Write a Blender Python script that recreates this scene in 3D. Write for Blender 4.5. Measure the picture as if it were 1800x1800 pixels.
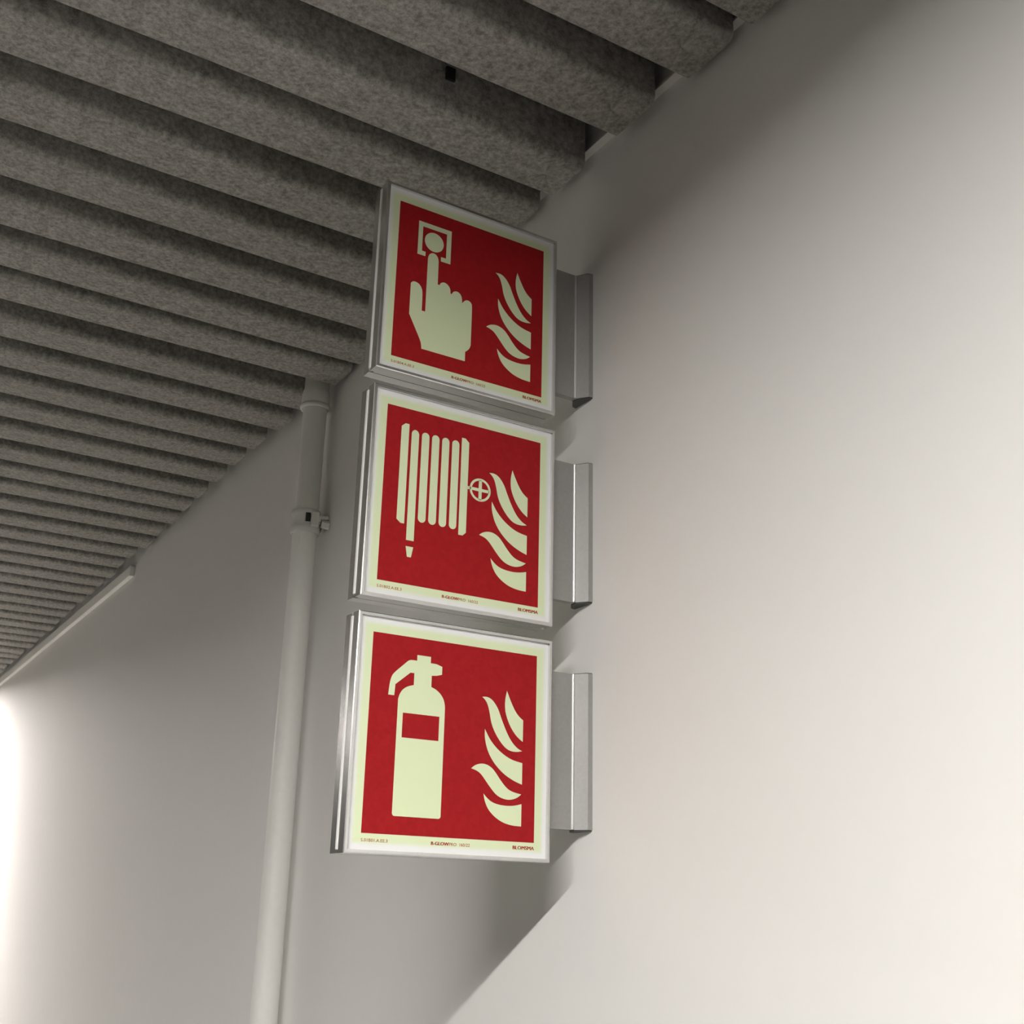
import bpy, bmesh, math, random
from mathutils import Vector, Matrix
from mathutils.geometry import tessellate_polygon

for o in list(bpy.data.objects):
    bpy.data.objects.remove(o)
scene = bpy.context.scene
COL = scene.collection
random.seed(7)
Z0 = 2.0                      # floor level is z = 0; the sign column hangs around z = 2

# ------------------------------------------------------------------ camera
def look_axes(yaw, pitch, roll):
    cy, sy, cp, sp = math.cos(yaw), math.sin(yaw), math.cos(pitch), math.sin(pitch)
    cr, sr = math.cos(roll), math.sin(roll)
    f = Vector((-sy * cp, cy * cp, sp))
    r0 = Vector((cy, sy, 0))
    u0 = r0.cross(f)
    return cr * r0 + sr * u0, -sr * r0 + cr * u0, f
R_, U_, F_ = look_axes(-0.5471, 0.3288, 0.0246)
cd = bpy.data.cameras.new('camera')
cam = bpy.data.objects.new('camera', cd)
COL.objects.link(cam)
m = Matrix((( R_.x, U_.x, -F_.x, -0.6006), (R_.y, U_.y, -F_.y, -0.9063), (R_.z, U_.z, -F_.z, -0.3990 + Z0), (0, 0, 0, 1)))
cam.matrix_world = m
cd.sensor_width = 36.0
cd.lens = 2055.0 / 1800.0 * 36.0
cd.clip_start = 0.02
scene.camera = cam

# ------------------------------------------------------------------ world, exposure, lamp strength
w = bpy.data.worlds.new('world')
scene.world = w
w.use_nodes = True
w.node_tree.nodes['Background'].inputs[0].default_value = (1, 1, 1, 1)
w.node_tree.nodes['Background'].inputs[1].default_value = 0.0
vs = scene.view_settings
vs.view_transform = 'Standard'
vs.look = 'None'
vs.gamma = 1.0
vs.use_curve_mapping = False
vs.exposure = 0.0
NEAR_LAMP = 355.0
FAR_LAMP = 640.0

# ------------------------------------------------------------------ materials
def mat(name, color, rough=0.6, metallic=0.0, spec=0.5):
    mt = bpy.data.materials.new(name)
    mt.use_nodes = True
    b = mt.node_tree.nodes['Principled BSDF']
    b.inputs['Base Color'].default_value = (*color, 1)
    b.inputs['Roughness'].default_value = rough
    b.inputs['Metallic'].default_value = metallic
    b.inputs['Specular IOR Level'].default_value = spec
    return mt

def noise_mat(name, c0, c1, scales, rough=0.8, bump=0.0, bump_dist=0.002, metallic=0.0, spec=0.4, lo=0.35, hi=0.65):
    """colour mottled by several noise octaves in object space, with a fine bump"""
    mt = mat(name, c0, rough, metallic, spec)
    nt = mt.node_tree
    b = nt.nodes['Principled BSDF']
    tc = nt.nodes.new('ShaderNodeTexCoord')
    acc = None
    for sc, wgt in scales:
        n = nt.nodes.new('ShaderNodeTexNoise')
        n.inputs['Scale'].default_value = sc
        n.inputs['Detail'].default_value = 3.0
        nt.links.new(tc.outputs['Object'], n.inputs['Vector'])
        mu = nt.nodes.new('ShaderNodeMath'); mu.operation = 'MULTIPLY'
        mu.inputs[1].default_value = wgt
        nt.links.new(n.outputs['Fac'], mu.inputs[0])
        if acc is None:
            acc = mu
        else:
            ad = nt.nodes.new('ShaderNodeMath'); ad.operation = 'ADD'
            nt.links.new(acc.outputs[0], ad.inputs[0]); nt.links.new(mu.outputs[0], ad.inputs[1])
            acc = ad
    ramp = nt.nodes.new('ShaderNodeValToRGB')
    ramp.color_ramp.elements[0].position = lo
    ramp.color_ramp.elements[1].position = hi
    ramp.color_ramp.elements[0].color = (*c0, 1)
    ramp.color_ramp.elements[1].color = (*c1, 1)
    nt.links.new(acc.outputs[0], ramp.inputs['Fac'])
    nt.links.new(ramp.outputs['Color'], b.inputs['Base Color'])
    if bump:
        bp = nt.nodes.new('ShaderNodeBump')
        bp.inputs['Strength'].default_value = bump
        bp.inputs['Distance'].default_value = bump_dist
        nt.links.new(acc.outputs[0], bp.inputs['Height'])
        nt.links.new(bp.outputs['Normal'], b.inputs['Normal'])
    return mt

M = {}
M['wall'] = noise_mat('painted_plaster', (0.765, 0.757, 0.740), (0.780, 0.772, 0.755), [(2.2, 0.6), (40, 0.4)], 0.7, 0.04, 0.001)
M['floor'] = noise_mat('guessed_pale_floor', (0.46, 0.45, 0.425), (0.54, 0.53, 0.50), [(3, 0.5), (60, 0.5)], 0.6)  # guessed floor tone, chosen to bounce light onto the baffle undersides
M['dark_zone'] = noise_mat('guessed_dark_floor', (0.075, 0.074, 0.072), (0.11, 0.108, 0.105), [(8, 0.4), (300, 0.6)], 0.95)  # guessed floor tone, chosen to keep the near sides of the baffles dark
M['wall_grey'] = noise_mat('grey_painted_wall', (0.20, 0.197, 0.191), (0.23, 0.227, 0.22), [(2.2, 0.6), (40, 0.4)], 0.7)
M['slab'] = noise_mat('dark_painted_slab', (0.03, 0.03, 0.03), (0.05, 0.05, 0.05), [(4, 1.0)], 0.9)
M['felt'] = noise_mat('grey_felt', (0.18, 0.173, 0.161), (0.44, 0.423, 0.394), [(70, 0.28), (190, 0.44), (520, 0.28)], 0.95, 0.30, 0.002, 0, 0.15, 0.38, 0.64)
M['alu'] = noise_mat('brushed_aluminium', (0.70, 0.70, 0.69), (0.76, 0.76, 0.75), [(30, 0.5), (300, 0.5)], 0.24, 0.01, 0.0003, 0.95)
M['bracket'] = noise_mat('satin_aluminium', (0.35, 0.345, 0.335), (0.39, 0.385, 0.375), [(30, 0.5), (300, 0.5)], 0.5, 0.02, 0.0005, 0.45)
M['corner_glint'] = mat('corner_glint_metal', (0.88, 0.88, 0.86), 0.3, 0.9)  # brighter metal that puts the bracket corner's glint into the colour
M['bead'] = mat('white_seam_bead', (0.93, 0.93, 0.92), 0.3, 0.0, 0.6)
M['foot_shade'] = mat('painted_foot_shade', (0.05, 0.05, 0.048), 0.5)  # near-black tone paints the shade inside the open bracket foot
M['white'] = mat('white_painted_steel', (0.70, 0.69, 0.665), 0.55)
M['pipe'] = noise_mat('white_pipe_paint', (0.83, 0.82, 0.79), (0.87, 0.86, 0.83), [(9, 0.6), (120, 0.4)], 0.5, 0.05, 0.0006)
M['red'] = noise_mat('signal_red_print', (0.33, 0.010, 0.013), (0.37, 0.012, 0.015), [(200, 1.0)], 0.55, spec=0.12)
M['pale'] = mat('pale_green_glow_print', (0.72, 0.81, 0.53), 0.55, 0, 0.25)
M['dark'] = mat('dark_gap', (0.012, 0.011, 0.010), 0.9)
M['black'] = mat('black_block', (0.006, 0.006, 0.006), 0.7)

def face_material():
    """white acrylic margin that passes softly into the pale green photoluminescent sheet"""
    mt = mat('glow_sheet_with_white_margin', (0.9, 0.9, 0.9), 0.45)
    nt = mt.node_tree
    b = nt.nodes['Principled BSDF']
    tc = nt.nodes.new('ShaderNodeTexCoord')
    sp = nt.nodes.new('ShaderNodeSeparateXYZ')
    nt.links.new(tc.outputs['Object'], sp.inputs[0])
    ab = []
    for ax, c in (('X', -0.1), ('Z', -0.1008)):
        s = nt.nodes.new('ShaderNodeMath'); s.operation = 'SUBTRACT'; s.inputs[1].default_value = c
        nt.links.new(sp.outputs[ax], s.inputs[0])
        a = nt.nodes.new('ShaderNodeMath'); a.operation = 'ABSOLUTE'
        nt.links.new(s.outputs[0], a.inputs[0]); ab.append(a)
    mx = nt.nodes.new('ShaderNodeMath'); mx.operation = 'MAXIMUM'
    nt.links.new(ab[0].outputs[0], mx.inputs[0]); nt.links.new(ab[1].outputs[0], mx.inputs[1])
    mr = nt.nodes.new('ShaderNodeMapRange')
    mr.inputs['From Min'].default_value = 0.0895
    mr.inputs['From Max'].default_value = 0.0945
    mr.interpolation_type = 'SMOOTHSTEP'
    nt.links.new(mx.outputs[0], mr.inputs['Value'])
    mix = nt.nodes.new('ShaderNodeMix'); mix.data_type = 'RGBA'
    nt.links.new(mr.outputs['Result'], mix.inputs['Factor'])
    mix.inputs['A'].default_value = (0.72, 0.81, 0.53, 1)
    mix.inputs['B'].default_value = (0.82, 0.83, 0.83, 1)
    nt.links.new(mix.outputs['Result'], b.inputs['Base Color'])
    return mt
M['face'] = face_material()

def lamp_material(name, strength, color):
    mt = bpy.data.materials.new(name)
    mt.use_nodes = True
    nt = mt.node_tree
    nt.nodes.clear()
    e = nt.nodes.new('ShaderNodeEmission')
    e.inputs['Color'].default_value = (*color, 1)
    e.inputs['Strength'].default_value = strength
    o = nt.nodes.new('ShaderNodeOutputMaterial')
    nt.links.new(e.outputs[0], o.inputs['Surface'])
    return mt
M['lamp_near'] = lamp_material('lit_diffuser_near', NEAR_LAMP, (1.0, 0.965, 0.915))
M['lamp_far'] = lamp_material('lit_diffuser_far', FAR_LAMP, (1.0, 0.94, 0.895))

# ------------------------------------------------------------------ mesh helpers
def obj(name, bm, material, parent=None, smooth=False, loc=None):
    me = bpy.data.meshes.new(name)
    bmesh.ops.recalc_face_normals(bm, faces=bm.faces)
    bm.to_mesh(me); bm.free()
    if smooth:
        for p in me.polygons: p.use_smooth = True
        me.set_sharp_from_angle(angle=math.radians(35))
    me.materials.append(material)
    o = bpy.data.objects.new(name, me)
    COL.objects.link(o)
    if parent: o.parent = parent
    if loc: o.location = loc
    return o

def empty(name, loc):
    o = bpy.data.objects.new(name, None)
    o.empty_display_size = 0.03
    o.location = loc
    COL.objects.link(o)
    return o

def tag(o, label=None, category=None, group=None, kind=None):
    if label: o['label'] = label
    if category: o['category'] = category
    if group: o['group'] = group
    if kind: o['kind'] = kind
    return o

def add_box(bm, x0, x1, y0, y1, z0, z1, bevel=0.0):
    r = bmesh.ops.create_cube(bm, size=1.0)
    vs_ = r['verts']
    for v in vs_:
        v.co = Vector(((x0 + x1) / 2 + v.co.x * (x1 - x0), (y0 + y1) / 2 + v.co.y * (y1 - y0), (z0 + z1) / 2 + v.co.z * (z1 - z0)))
    if bevel:
        es = {e for v in vs_ for e in v.link_edges}
        bmesh.ops.bevel(bm, geom=list(es), offset=bevel, segments=2, affect='EDGES', profile=0.5)

def box(*a, bevel=0.0):
    bm = bmesh.new(); add_box(bm, *a, bevel=bevel); return bm

def add_prism(bm, pts, to3, h0, h1):
    """closed outline pts (2d) swept between to3(p, h0) and to3(p, h1), end caps triangulated"""
    a = [bm.verts.new(to3(p, h0)) for p in pts]
    b = [bm.verts.new(to3(p, h1)) for p in pts]
    n = len(pts)
    for i in range(n):
        j = (i + 1) % n
        bm.faces.new((a[i], a[j], b[j], b[i]))
    for t in tessellate_polygon([[Vector((p[0], p[1], 0)) for p in pts]]):
        bm.faces.new([a[i] for i in t]); bm.faces.new([b[i] for i in t])

def add_lathe(bm, prof, cx, cy, n=40, close=True):
    """prof: (radius, z) pairs turned about the vertical line through cx, cy"""
    rings = []
    for r, z in prof:
        rings.append([bm.verts.new((cx + r * math.cos(2 * math.pi * k / n), cy + r * math.sin(2 * math.pi * k / n), z)) for k in range(n)])
    m_ = len(rings)
    for i in range(m_ if close else m_ - 1):
        A, B = rings[i], rings[(i + 1) % m_]
        for k in range(n):
            l = (k + 1) % n
            bm.faces.new((A[k], A[l], B[l], B[k]))

def add_rod(bm, p0, p1, r, n=16):
    p0, p1 = Vector(p0), Vector(p1)
    d = (p1 - p0).normalized()
    s = d.orthogonal().normalized(); t = d.cross(s)
    ra = [bm.verts.new(p0 + r * (math.cos(2 * math.pi * k / n) * s + math.sin(2 * math.pi * k / n) * t)) for k in range(n)]
    rb = [bm.verts.new(p1 + r * (math.cos(2 * math.pi * k / n) * s + math.sin(2 * math.pi * k / n) * t)) for k in range(n)]
    for k in range(n):
        l = (k + 1) % n
        bm.faces.new((ra[k], ra[l], rb[l], rb[k]))
    bm.faces.new(ra); bm.faces.new(rb)

# ------------------------------------------------------------------ the setting
WX = 0.045                    # face of the wall with the signs
LX = -4.60                    # face of the opposite wall
Y0, Y1 = -4.4, 9.2
BZ = 0.3803 + Z0              # underside of the felt baffles
SLAB = 0.62 + Z0
PITCH = 0.10708

tag(obj('wall_right', box(WX, WX + 0.12, Y0, Y1, 0, SLAB), M['wall']), 'white painted plaster wall that carries the fire signs', kind='structure')
tag(obj('wall_left', box(LX - 0.12, LX, Y0, Y1, 0, SLAB), M['wall_grey']), 'grey painted wall opposite the signs', kind='structure')
tag(obj('wall_back', box(LX - 0.12, WX + 0.12, Y0 - 0.12, Y0, 0, SLAB), M['wall_grey']), 'grey painted wall behind the viewer', kind='structure')
tag(obj('wall_front', box(LX - 0.12, WX + 0.12, Y1, Y1 + 0.12, 0, SLAB), M['wall_grey']), 'grey painted wall at the far end of the corridor', kind='structure')
tag(obj('floor', box(LX - 0.12, WX + 0.12, 0.25, Y1 + 0.12, -0.1, 0), M['floor']), 'unseen pale floor zone further along, added to light the baffles', kind='structure')  # unseen floor split into two zones, added for how it lights the baffles
tag(obj('floor', box(LX - 0.12, WX + 0.12, Y0 - 0.12, 0.25, -0.1, 0), M['dark_zone']), 'unseen dark floor zone under the viewer, added to keep baffle sides dark', kind='structure')
tag(obj('ceiling', box(LX - 0.12, WX + 0.12, Y0 - 0.12, Y1 + 0.12, SLAB, SLAB + 0.12), M['slab']), 'dark slab above the felt baffles', kind='structure')
# pale angle strip on the wall, glimpsed between the baffle ends
bm = bmesh.new()
add_prism(bm, [(WX, 0.404 + Z0), (WX - 0.0095, 0.404 + Z0), (WX - 0.0095, 0.406 + Z0), (WX - 0.002, 0.406 + Z0), (WX - 0.002, 0.430 + Z0), (WX, 0.430 + Z0)],
          lambda p, h: (p[0], h, p[1]), Y0, 0.45)
tag(obj('trim_1', bm, M['white']), 'pale angle strip along the top of the wall behind the baffle ends', kind='structure')

# ------------------------------------------------------------------ ceiling baffles
def baffle_mesh(x_end, seed):
    rnd = random.Random(seed)
    W2, H, RAD, T = 0.0355, 0.112, 0.0095, 0.007
    def outline(w2, rad, zlow):
        pts = [(-w2, H), (-w2, zlow + rad + 0.002)]
        for k in range(7):
            a = math.pi + k * math.pi / 12
            pts.append((-w2 + rad + rad * math.cos(a), zlow + rad + rad * math.sin(a)))
        pts += [(-w2 + rad + 0.002, zlow), (w2 - rad - 0.002, zlow)]
        for k in range(7):
            a = 1.5 * math.pi + k * math.pi / 12
            pts.append((w2 - rad + rad * math.cos(a), zlow + rad + rad * math.sin(a)))
        pts += [(w2, zlow + rad + 0.002), (w2, H)]
        return pts
    prof = outline(W2, RAD, 0.0) + outline(W2 - T, RAD - T + 0.001, T)[::-1]
    x0 = LX + 0.03
    n = 44
    ph = [rnd.uniform(0, 6.28) for _ in range(4)]
    bm = bmesh.new()
    rings = []
    for i in range(n + 1):
        t = i / n
        x = x0 + (x_end - x0) * t
        wy = 0.0010 * math.sin(3.1 * x + ph[0]) + 0.0006 * math.sin(9.7 * x + ph[1])
        wz = 0.0008 * math.sin(2.3 * x + ph[2]) + 0.0005 * math.sin(7.9 * x + ph[3])
        rings.append([bm.verts.new((x, p[0] + wy, p[1] + wz)) for p in prof])
    np_ = len(prof)
    for a, b in zip(rings, rings[1:]):
        for k in range(np_):
            l = (k + 1) % np_
            bm.faces.new((a[k], a[l], b[l], b[k]))
    bm.faces.new(rings[0]); bm.faces.new(rings[-1])
    return bm

NUM = ['zeroth', 'first', 'second', 'third', 'fourth', 'fifth', 'sixth', 'seventh', 'eighth', 'ninth', 'tenth', 'eleventh', 'twelfth', 'thirteenth',
       'fourteenth', 'fifteenth', 'sixteenth', 'seventeenth', 'eighteenth', 'nineteenth']
def ordinal(n):
    if n < 20: return NUM[n]
    t = {2: ('twentieth', 'twenty'), 3: ('thirtieth', 'thirty'), 4: ('fortieth', 'forty')}[n // 10]
    return t[0] if n % 10 == 0 else t[1] + '-' + NUM[n % 10]

FAR_EDGE = {-2: -0.1804, -1: -0.069, 0: 0.057, 1: 0.154, 2: 0.2672, 3: 0.3766, 4: 0.4842, 5: 0.5898, 6: 0.683, 7: 0.8034, 8: 0.9093, 9: 1.0193, 10: 1.1213, 11: 1.2317, 12: 1.344, 13: 1.4429, 14: 1.5452}
X_END = {-4: 0.034, -3: 0.034, -2: 0.034, -1: 0.0293, 0: 0.0308, 1: 0.034, 2: 0.034, 3: 0.034, 4: 0.034, 5: 0.034, 6: 0.034, 7: 0.031, 8: 0.0283, 9: 0.0231, 10: 0.0211, 11: 0.0221, 12: 0.0216}
for k in range(-7, 50):
    far = FAR_EDGE.get(k, 0.0532 + PITCH * k + random.uniform(-0.003, 0.003))
    yc = far + 0.0066 - 0.0355
    if abs(yc - 4.15) < 0.075: continue                     # the far lamp sits in this slot
    xe = X_END.get(k, 0.026 + random.uniform(-0.006, 0.006))
    o = obj('ceiling_baffle', baffle_mesh(xe, k + 100), M['felt'], smooth=True, loc=(0, yc, BZ))
    if k == 6:
        lab = 'grey felt ceiling baffle whose end reaches over the white pipe top'
    elif k == 7:
        lab = 'grey felt ceiling baffle passing just behind the white pipe collar'
    elif k > 7:
        lab = 'grey felt ceiling baffle, ' + ordinal(k - 7) + ' one beyond the white pipe'
    else:
        lab = 'grey felt ceiling baffle, ' + ordinal(6 - k) + ' one nearer than the white pipe'
    tag(o, lab, 'baffle', 'felt baffles of the ceiling')
    if k == 0:                                              # small black block on the near side of one baffle
        c = obj('baffle_black_block', box(-0.147, -0.136, -0.0380, -0.0345, 0.036, 0.052, bevel=0.001), M['black'], o)
        tag(c, 'small black block on the baffle side')

# ------------------------------------------------------------------ linear lamps between the baffles (outside the frame; they light the view)
def linear_lamp(y, x0, x1, material, label):
    t = empty('linear_lamp', (0, y, BZ))
    bm = bmesh.new()
    add_box(bm, x0, x1, -0.036, 0.036, 0.012, 0.09)
    add_box(bm, x0, x1, -0.036, -0.032, -0.004, 0.012)
    add_box(bm, x0, x1, 0.032, 0.036, -0.004, 0.012)
    add_box(bm, x0, x0 + 0.004, -0.032, 0.032, -0.004, 0.012)
    add_box(bm, x1 - 0.004, x1, -0.032, 0.032, -0.004, 0.012)
    obj('housing', bm, M['white'], t)
    obj('diffuser', box(x0 + 0.005, x1 - 0.005, -0.0315, 0.0315, 0.002, 0.010), material, t)
    tag(t, label, 'lamp')
linear_lamp(-1.24, -2.60, -0.70, M['lamp_near'], 'white linear ceiling lamp above and behind the viewer')
linear_lamp(4.15, -1.50, -0.30, M['lamp_far'], 'white linear ceiling lamp further along, lighting the wall at the left')

# ------------------------------------------------------------------ cable trunking
bm = bmesh.new()
add_box(bm, WX - 0.012, WX, 1.905, 6.5, 0.346 + Z0, 0.372 + Z0, bevel=0.0015)
tr = obj('cable_trunking', bm, M['pipe'])
tag(tr, 'slim white cable trunking along the top of the wall, left of the pipe', 'trunking')

# ------------------------------------------------------------------ vertical pipe
PX, PY, PR = 0.0165, 0.7145, 0.0185
pt = empty('wall_pipe', (PX, PY, 0.0))
tag(pt, 'white painted vertical pipe clamped to the wall left of the signs', 'pipe')
bm = bmesh.new()
add_lathe(bm, [(PR, 0.0), (PR, 0.36 + Z0), (PR - 0.003, 0.36 + Z0), (PR - 0.003, 0.0)], 0, 0)
obj('pipe_run', bm, M['pipe'], pt, True)
bm = bmesh.new()
add_lathe(bm, [(PR + 0.0005, 0.350 + Z0), (0.0222, 0.350 + Z0), (0.0222, 0.370 + Z0), (0.0205, 0.377 + Z0), (0.0195, 0.379 + Z0), (0.0195, 0.56 + Z0), (PR + 0.0005, 0.56 + Z0)], 0, 0)
cp = obj('pipe_coupler', bm, M['pipe'], pt, True)
bm = bmesh.new()
add_lathe(bm, [(0.0215 + 0.0028 * math.cos(a), 0.3485 + Z0 + 0.0042 * math.sin(a)) for a in [k * math.pi / 5 for k in range(10)]], 0, 0)
obj('coupler_collar', bm, M['white'], cp, True)

# clamp: a two-ridged band with a bolt ear towards the viewer's right
CZ = 0.157 + Z0
cl = None
tow = Vector((-0.615, -1.612, 0)).normalized()             # roughly from the pipe into the corridor
rgt = Vector((-tow.y, tow.x, 0))
bm = bmesh.new()
prof = [(PR + 0.0004, -0.019), (0.0215, -0.019), (0.0228, -0.016), (0.0226, -0.010), (0.0208, -0.006), (0.0206, 0.006), (0.0226, 0.010), (0.0226, 0.015), (0.0212, 0.018), (PR + 0.0004, 0.018)]
add_lathe(bm, [(r, z + CZ) for r, z in prof], 0, 0, 48)
cl = obj('clamp_band', bm, M['white'], pt, True)
def clamp_box(c_t, c_r, c_z, s_t, s_r, s_z, bev=0.001):
    bm_ = bmesh.new()
    add_box(bm_, -s_r / 2, s_r / 2, -s_t / 2, s_t / 2, -s_z / 2, s_z / 2, bevel=bev)
    mt_ = Matrix(((rgt.x, tow.x, 0, 0), (rgt.y, tow.y, 0, 0), (0, 0, 1, 0), (0, 0, 0, 1)))
    bm_.transform(mt_)
    bm_.transform(Matrix.Translation(tow * c_t + rgt * c_r + Vector((0, 0, c_z))))
    return bm_
obj('clamp_slot', clamp_box(0.0203, 0.0030, CZ + 0.003, 0.006, 0.0072, 0.0135, 0.0006), M['dark'], cl)
obj('clamp_ear', clamp_box(0.0155, 0.0135, CZ + 0.001, 0.013, 0.013, 0.024, 0.002), M['white'], cl)
bm = bmesh.new()
base = tow * 0.014 + Vector((0, 0, CZ + 0.002))
add_rod(bm, base + rgt * 0.019, base + rgt * 0.0225, 0.0068, 6)
add_rod(bm, base + rgt * 0.0225 + Vector((0, 0, 0.003)), base + rgt * 0.034 + Vector((0, 0, 0.0035)), 0.0032, 14)
add_rod(bm, base + rgt * 0.024 + Vector((0, 0, -0.0065)), base + rgt * 0.036 + Vector((0, 0, -0.0085)), 0.0062, 6)
obj('clamp_bolt', bm, M['white'], cl)
bm = bmesh.new()
add_rod(bm, (0.019, 0.004, CZ), (WX - PX - 0.003, 0.004, CZ), 0.005, 14)
add_rod(bm, (WX - PX - 0.004, 0.004, CZ), (WX - PX, 0.004, CZ), 0.013, 20)
obj('clamp_wall_stud', bm, M['white'], pt)

# ------------------------------------------------------------------ projecting fire signs
SW, SH, ST = 0.200, 0.2016, 0.028                          # width, height, thickness
REC, LIP = 0.0027, 0.0032
def mm(u, v): return (-0.1843 + u / 1000.0, -0.0165 - 0.1686 + v / 1000.0)   # print millimetres -> sign-local x, z (z = 0 at the top)

def flat(polys, yface, th=0.00012):
    bm = bmesh.new()
    for pts in polys:
        add_prism(bm, [mm(*p) for p in pts], lambda p, h: (p[0], h, p[1]), yface, yface - th)
    return bm
def circle(cu, cv, r, n=40):
    return [(cu + r * math.cos(2 * math.pi * k / n), cv + r * math.sin(2 * math.pi * k / n)) for k in range(n)]
def ring_quads(cu, cv, r0, r1, n=40):
    a, b = circle(cu, cv, r0, n), circle(cu, cv, r1, n)
    return [[a[k], a[(k + 1) % n], b[(k + 1) % n], b[k]] for k in range(n)]
def pill(u0, u1, v0, v1, n=8):
    r = (u1 - u0) / 2; c = (u0 + u1) / 2
    return [(c + r * math.cos(math.pi + k * math.pi / n), v0 + r + r * math.sin(math.pi + k * math.pi / n)) for k in range(n + 1)] + \
           [(c + r * math.cos(k * math.pi / n), v1 - r + r * math.sin(k * math.pi / n)) for k in range(n + 1)]
def smooth_closed(pts, sharp, it=2):
    """Chaikin rounding that keeps the listed corner indices"""
    cur = [(p, i in sharp) for i, p in enumerate(pts)]
    for _ in range(it):
        out = []
        n = len(cur)
        for i, (p, s) in enumerate(cur):
            if s:
                out.append((p, True)); continue
            a = cur[i - 1][0]; b = cur[(i + 1) % n][0]
            out.append(((0.75 * p[0] + 0.25 * a[0], 0.75 * p[1] + 0.25 * a[1]), False))
            out.append(((0.75 * p[0] + 0.25 * b[0], 0.75 * p[1] + 0.25 * b[1]), False))
        cur = out
    return [p for p, _ in cur]

FLAMES = [
    smooth_closed([(136.7, 132.4), (139.9, 125.3), (145.2, 115.7), (149.9, 110.4), (154.7, 107.3), (154.7, 87.8), (148.2, 91.8), (141.3, 99.7), (136.0, 110.6), (134.9, 117.6), (135.0, 124.8)], {0, 4, 5}),
    smooth_closed([(110.8, 124.1), (115.7, 124.8), (121.5, 122.7), (127.6, 115.5), (131.1, 107.3), (136.4, 96.4), (142.4, 87.1), (149.0, 81.5), (154.2, 79.4), (148.5, 78.1), (141.0, 78.5), (135.1, 81.6), (128.3, 88.7), (123.1, 96.7), (120.4, 103.5), (119.1, 110.4), (116.7, 118.0), (113.8, 122.0)], {0, 8}),
    smooth_closed([(114.6, 95.6), (119.2, 88.0), (125.2, 81.5), (133.6, 75.2), (143.6, 70.6), (154.7, 68.8), (154.7, 49.8), (147.0, 52.0), (135.7, 57.3), (125.6, 65.6), (118.8, 74.8), (115.6, 83.5), (114.4, 90.4)], {0, 5, 6}),
    smooth_closed([(101.8, 60.1), (105.4, 63.2), (111.0, 65.0), (116.6, 65.0), (122.4, 62.6), (126.6, 58.8), (132.5, 51.6), (138.4, 45.8), (144.2, 42.8), (154.1, 41.1), (150.1, 37.9), (144.4, 35.9), (139.5, 35.5), (132.9, 36.7), (127.1, 39.7), (121.3, 45.5), (116.2, 51.3), (112.1, 55.8), (108.0, 58.5)], {0, 9}),
    smooth_closed([(115.0, 39.4), (118.3, 36.1), (123.2, 32.7), (129.8, 30.8), (139.6, 30.1), (147.8, 30.9), (154.7, 32.7), (154.7, 13.4), (144.9, 13.6), (135.0, 15.8), (126.8, 20.2), (121.0, 25.2), (117.7, 30.4), (115.9, 35.0)], {0, 6, 7}),
]
CALL_POINT = [
    [(21.4, 153.7), (58.3, 153.7), (58.3, 116.1), (47.5, 116.1), (47.5, 121.0), (53.1, 121.0), (53.1, 148.6), (26.2, 148.6), (26.2, 121.0), (30.2, 121.0), (30.2, 116.1), (21.4, 116.1)],
    circle(39.3, 134.6, 10.6),
    [(33.2, 114.6), (33.9, 118.8), (36.4, 121.6), (39.2, 122.5), (42.2, 121.6), (44.4, 118.8), (45.1, 115.0), (45.3, 89.5), (47.5, 89.5), (48.6, 92.2), (51.6, 93.9), (54.8, 93.6), (58.0, 91.4), (59.7, 88.3), (59.9, 83.8), (61.5, 84.0), (62.6, 86.6),
     (65.6, 88.5), (68.9, 88.3), (72.0, 85.7), (73.2, 81.7), (73.3, 77.3), (74.5, 79.1), (77.0, 81.9), (80.4, 82.7), (83.7, 80.9), (84.9, 77.6), (84.8, 34.0), (83.3, 29.4), (79.0, 25.6), (79.0, 15.4), (31.2, 15.4), (30.7, 20.1), (29.2, 24.6),
     (16.2, 48.5), (16.2, 81.9), (17.9, 84.2), (20.9, 84.9), (24.9, 83.9), (28.1, 80.3), (29.3, 75.3), (29.4, 55.8), (33.2, 55.8)],
]
HOSE = [
    [(15.4, 150.0), (19.2, 153.4), (23.3, 153.4), (23.3, 56.0), (19.6, 56.0), (15.4, 59.3)],
    [(26.1, 145.5), (27.0, 147.6), (28.8, 149.0), (30.8, 149.0), (32.7, 147.8), (33.8, 145.5), (33.8, 41.1), (26.1, 41.1)],
    [(26.1, 35.3), (33.7, 35.3), (31.9, 25.5), (27.9, 25.5)],
    pill(36.8, 44.7, 60.2, 148.9), pill(47.5, 55.4, 60.2, 148.9), pill(58.3, 66.1, 60.2, 148.9), pill(69.1, 76.9, 60.2, 148.9),
    [(79.4, 153.2), (83.4, 153.2), (87.5, 149.6), (87.4, 59.4), (84.0, 56.0), (79.4, 56.0)],
    [(87.0, 105.8), (91.0, 105.8), (91.0, 103.0), (87.0, 103.0)],
    [(92.0, 106.0), (111.0, 106.0), (111.0, 103.0), (92.0, 103.0)],
    [(99.6, 114.4), (103.0, 114.4), (103.0, 106.0), (99.6, 106.0)], [(99.6, 103.0), (103.0, 103.0), (103.0, 94.8), (99.6, 94.8)],
] + ring_quads(101.3, 104.6, 9.2, 11.5)
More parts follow.
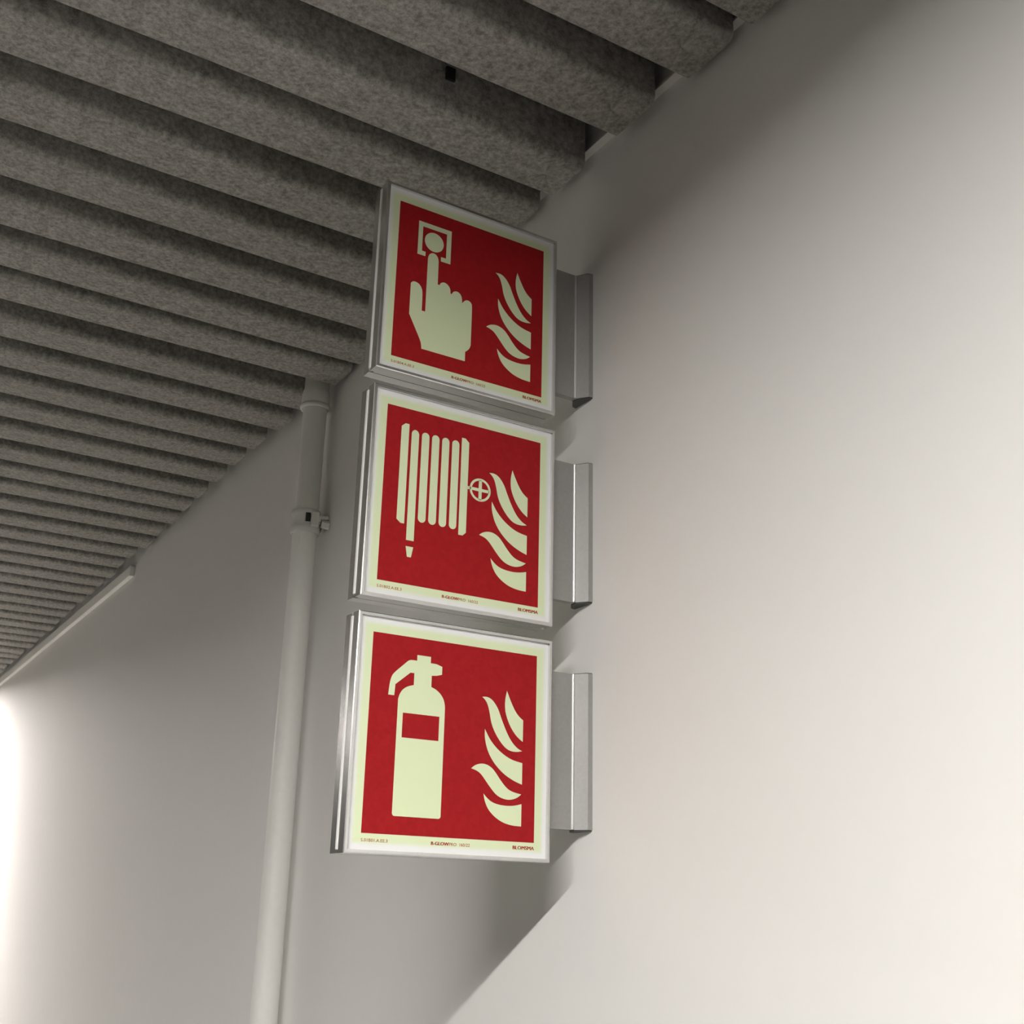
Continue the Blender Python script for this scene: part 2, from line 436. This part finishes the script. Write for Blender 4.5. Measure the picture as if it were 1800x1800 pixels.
EXT = [[(43.5, 153.5), (57.0, 153.5), (57.0, 147.9), (63.1, 147.7), (68.7, 146.0), (68.7, 138.9), (63.5, 137.4), (58.6, 136.9), (58.6, 126.9), (63.3, 125.3), (68.1, 121.9), (71.5, 117.4), (73.0, 112.0), (73.1, 107.5), (73.2, 17.0), (72.6, 15.7), (71.2, 15.1),
        (29.0, 15.1), (27.6, 15.7), (27.0, 17.1), (27.0, 113.0), (28.0, 117.0), (30.5, 121.3), (34.9, 124.7), (41.4, 126.6), (41.4, 137.1), (37.6, 137.1), (23.6, 125.4), (23.0, 115.7), (17.3, 115.7), (18.2, 126.7), (19.8, 132.3), (21.9, 135.4), (35.0, 147.4), (37.4, 148.4), (43.5, 148.4)]]
_soft = {9, 10, 11, 12, 15, 18, 21, 22, 23, 30, 31, 32, 34}
EXT = [smooth_closed(EXT[0], set(range(len(EXT[0]))) - _soft)]
_soft = set(range(1, 6)) | set(range(9, 14)) | set(range(16, 21)) | set(range(22, 27)) | {28, 32, 33} | set(range(36, 41))
CALL_POINT[2] = smooth_closed(CALL_POINT[2], set(range(len(CALL_POINT[2]))) - _soft)
EXT_LABEL = [[(32.2, 101.7), (67.8, 101.7), (67.8, 80.6), (32.2, 80.6)]]

def text_mesh(name, s, u0, u1, vb, cap, bold, parent, yface):
    """lettering laid flat on the sheet: fitted between u0 and u1 on the base line vb"""
    cu = bpy.data.curves.new(name, 'FONT')
    cu.body = s
    cu.size = 1.0
    cu.offset = 0.0 if bold else 0.003
    cu.resolution_u = 3
    tmp = bpy.data.objects.new(name, cu)
    COL.objects.link(tmp)
    dg = bpy.context.evaluated_depsgraph_get()
    me = bpy.data.meshes.new_from_object(tmp.evaluated_get(dg))
    bpy.data.objects.remove(tmp); bpy.data.curves.remove(cu)
    xs = [v.co.x for v in me.vertices]; ys = [v.co.y for v in me.vertices]
    sx = (u1 - u0) / (max(xs) - min(xs)); sy = cap / (max(ys) - min(ys))
    x0, y0 = min(xs), min(ys)
    for v in me.vertices:
        x, z = mm(u0 + (v.co.x - x0) * sx, vb + (v.co.y - y0) * sy)
        v.co = (x, yface - 0.0001, z)
    if bold:                                               # thicken the strokes with copies shifted a hair sideways
        bm = bmesh.new()
        for i, sh in enumerate((-0.00018, -0.00009, 0.0, 0.00009, 0.00018)):
            n0 = len(bm.verts)
            bm.from_mesh(me)
            bm.verts.ensure_lookup_table()
            for v in bm.verts[n0:]:
                v.co.x += sh
                v.co.y -= 0.00002 * i
        bm.to_mesh(me); bm.free()
    me.materials.clear(); me.materials.append(M['red'])
    o = bpy.data.objects.new(name, me)
    COL.objects.link(o); o.parent = parent
    return o

def make_sign(ztop, shapes, shape_label, code, label):
    root = empty('fire_sign', (0, 0, ztop + Z0))
    tag(root, label, 'sign', 'fire equipment signs stacked on the wall')
    # four aluminium frame rails: front lip, inner return, outer side in two strips with a recessed seam, back lip
    def rail(p0, p1, inward):
        # section in (d = inward distance, y): seam in the middle of the outer side
        sec = [(0.0008, 0.0), (LIP, 0.0), (LIP, 0.006), (0.0075, 0.006), (0.0075, ST - 0.006), (LIP, ST - 0.006), (LIP, ST), (0.0008, ST), (0.0, ST - 0.0008), (0.0, 0.0157), (0.0018, 0.0157), (0.0018, 0.0123), (0.0, 0.0123), (0.0, 0.0008)]
        p0, p1 = Vector((p0[0], 0, p0[1])), Vector((p1[0], 0, p1[1])); inn = Vector((inward[0], 0, inward[1]))
        d = (p1 - p0).normalized()
        bm = bmesh.new()
        a = [bm.verts.new(p0 + inn * s[0] + d * s[0] + Vector((0, s[1], 0))) for s in sec]
        b = [bm.verts.new(p1 + inn * s[0] - d * s[0] + Vector((0, s[1], 0))) for s in sec]
        n = len(sec)
        for i in range(n):
            j = (i + 1) % n
            bm.faces.new((a[i], a[j], b[j], b[i]))
        bm.faces.new(a); bm.faces.new(b)
        return bm
    c = [(-SW, -SH), (0, -SH), (0, 0), (-SW, 0)]
    beads = [box(-SW + 0.004, -0.004, 0.0128, 0.0152, -SH + 0.0002, -SH + 0.0019), None, None, box(-SW - 0.0006, -SW + 0.0019, 0.0124, 0.0156, -SH + 0.003, -0.003)]
    for i, inw in enumerate([(0, 1), (-1, 0), (0, -1), (1, 0)]):
        r = obj('frame_rail', rail(c[i], c[(i + 1) % 4], inw), M['alu'], root)
        if i == 3: tag(obj('edge_bead', beads[3], M['bead'], r), 'thin bright white seam along the rail')
        if i == 0: tag(obj('edge_bead', beads[0], M['alu'], r), 'thin seam along the bottom rail')
    panel = obj('sign_panel', box(-SW + LIP, -LIP, REC, 0.0055, -SH + LIP, -LIP), M['face'], root)
    obj('rear_panel', box(-SW + LIP, -LIP, ST - 0.0055, ST - REC, -SH + LIP, -LIP), M['face'], root)
    obj('red_field', flat([[(0, 0), (168.6, 0), (168.6, 168.6), (0, 168.6)]], REC), M['red'], panel)
    y1 = REC - 0.00014
    tag(obj('pictogram', flat(shapes, y1), M['pale'], panel), shape_label)
    if shapes is EXT:
        obj('pictogram_label', flat(EXT_LABEL, REC - 0.00028), M['red'], panel)
    for f in FLAMES:
        obj('flame_stroke', flat([f], y1), M['pale'], panel)
    text_mesh('printed_code', code, 0.2, 24.4, -6.7, 2.5, False, panel, REC)
    text_mesh('printed_grade', 'B-GLOW', 65.3, 82.2, -6.5, 2.7, True, panel, REC)
    text_mesh('printed_grade', 'PRO  160/22', 82.6, 102.9, -6.5, 2.6, False, panel, REC)
    text_mesh('printed_maker', 'BLOMSMA', 146.6, 168.6, -6.3, 3.0, True, panel, REC)
    # wall bracket: a plate in the plane of the sign that flares into a hollow foot on the wall
    zb, zt = -SH + 0.0305, -0.0265
    yc = ST / 2
    foot = WX
    sec = [(-0.0005, yc - 0.0035), (0.0305, yc - 0.0035), (0.0322, yc - 0.0043), (foot - 0.0045, yc - 0.0150), (foot, yc - 0.0160), (foot, yc + 0.0160), (foot - 0.0045, yc + 0.0150), (0.0322, yc + 0.0043), (0.0305, yc + 0.0035), (-0.0005, yc + 0.0035)]
    bm = bmesh.new()
    add_prism(bm, sec, lambda p, h: (p[0], p[1], h), zb, zt)
    br = obj('wall_bracket', bm, M['bracket'], root)
    bm = bmesh.new()
    add_rod(bm, (0.0312, yc - 0.0036, zb + 0.0005), (0.0312, yc - 0.0036, zt - 0.0005), 0.0015, 14)  # bead added to draw the bright reflected line at the bracket corner
    tag(obj('glint_bead', bm, M['corner_glint'], br, True), 'bright bead added for the glint along the bracket corner')
    cap = [(0.0330, yc - 0.0035), (foot - 0.005, yc - 0.0140), (foot, yc - 0.0152), (foot, yc + 0.0152), (foot - 0.005, yc + 0.0140), (0.0330, yc + 0.0035)]
    for z0, z1 in ((zb - 0.0012, zb + 0.002), (zt - 0.002, zt + 0.0008)):  # dark caps added for the shade at both open ends of the foot
        bm = bmesh.new()
        add_prism(bm, cap, lambda p, h: (p[0], p[1], h), z0, z1)
        tag(obj('end_shade', bm, M['foot_shade'], br), 'dark cap painting the shade in the foot end')
    return root
make_sign(0.2778, CALL_POINT, 'pale hand pressing a call point button', 'S.01B04.A.EE.3', 'red fire alarm call point sign with pressing hand, topmost of three')
make_sign(0.0594, HOSE, 'pale fire hose reel with valve wheel', 'S.01B02.A.EE.3', 'red fire hose reel sign with valve wheel, between two other signs')
make_sign(-0.1561, EXT, 'pale fire extinguisher', 'S.01B01.A.EE.3', 'red fire extinguisher sign in aluminium frame, lowest of three')
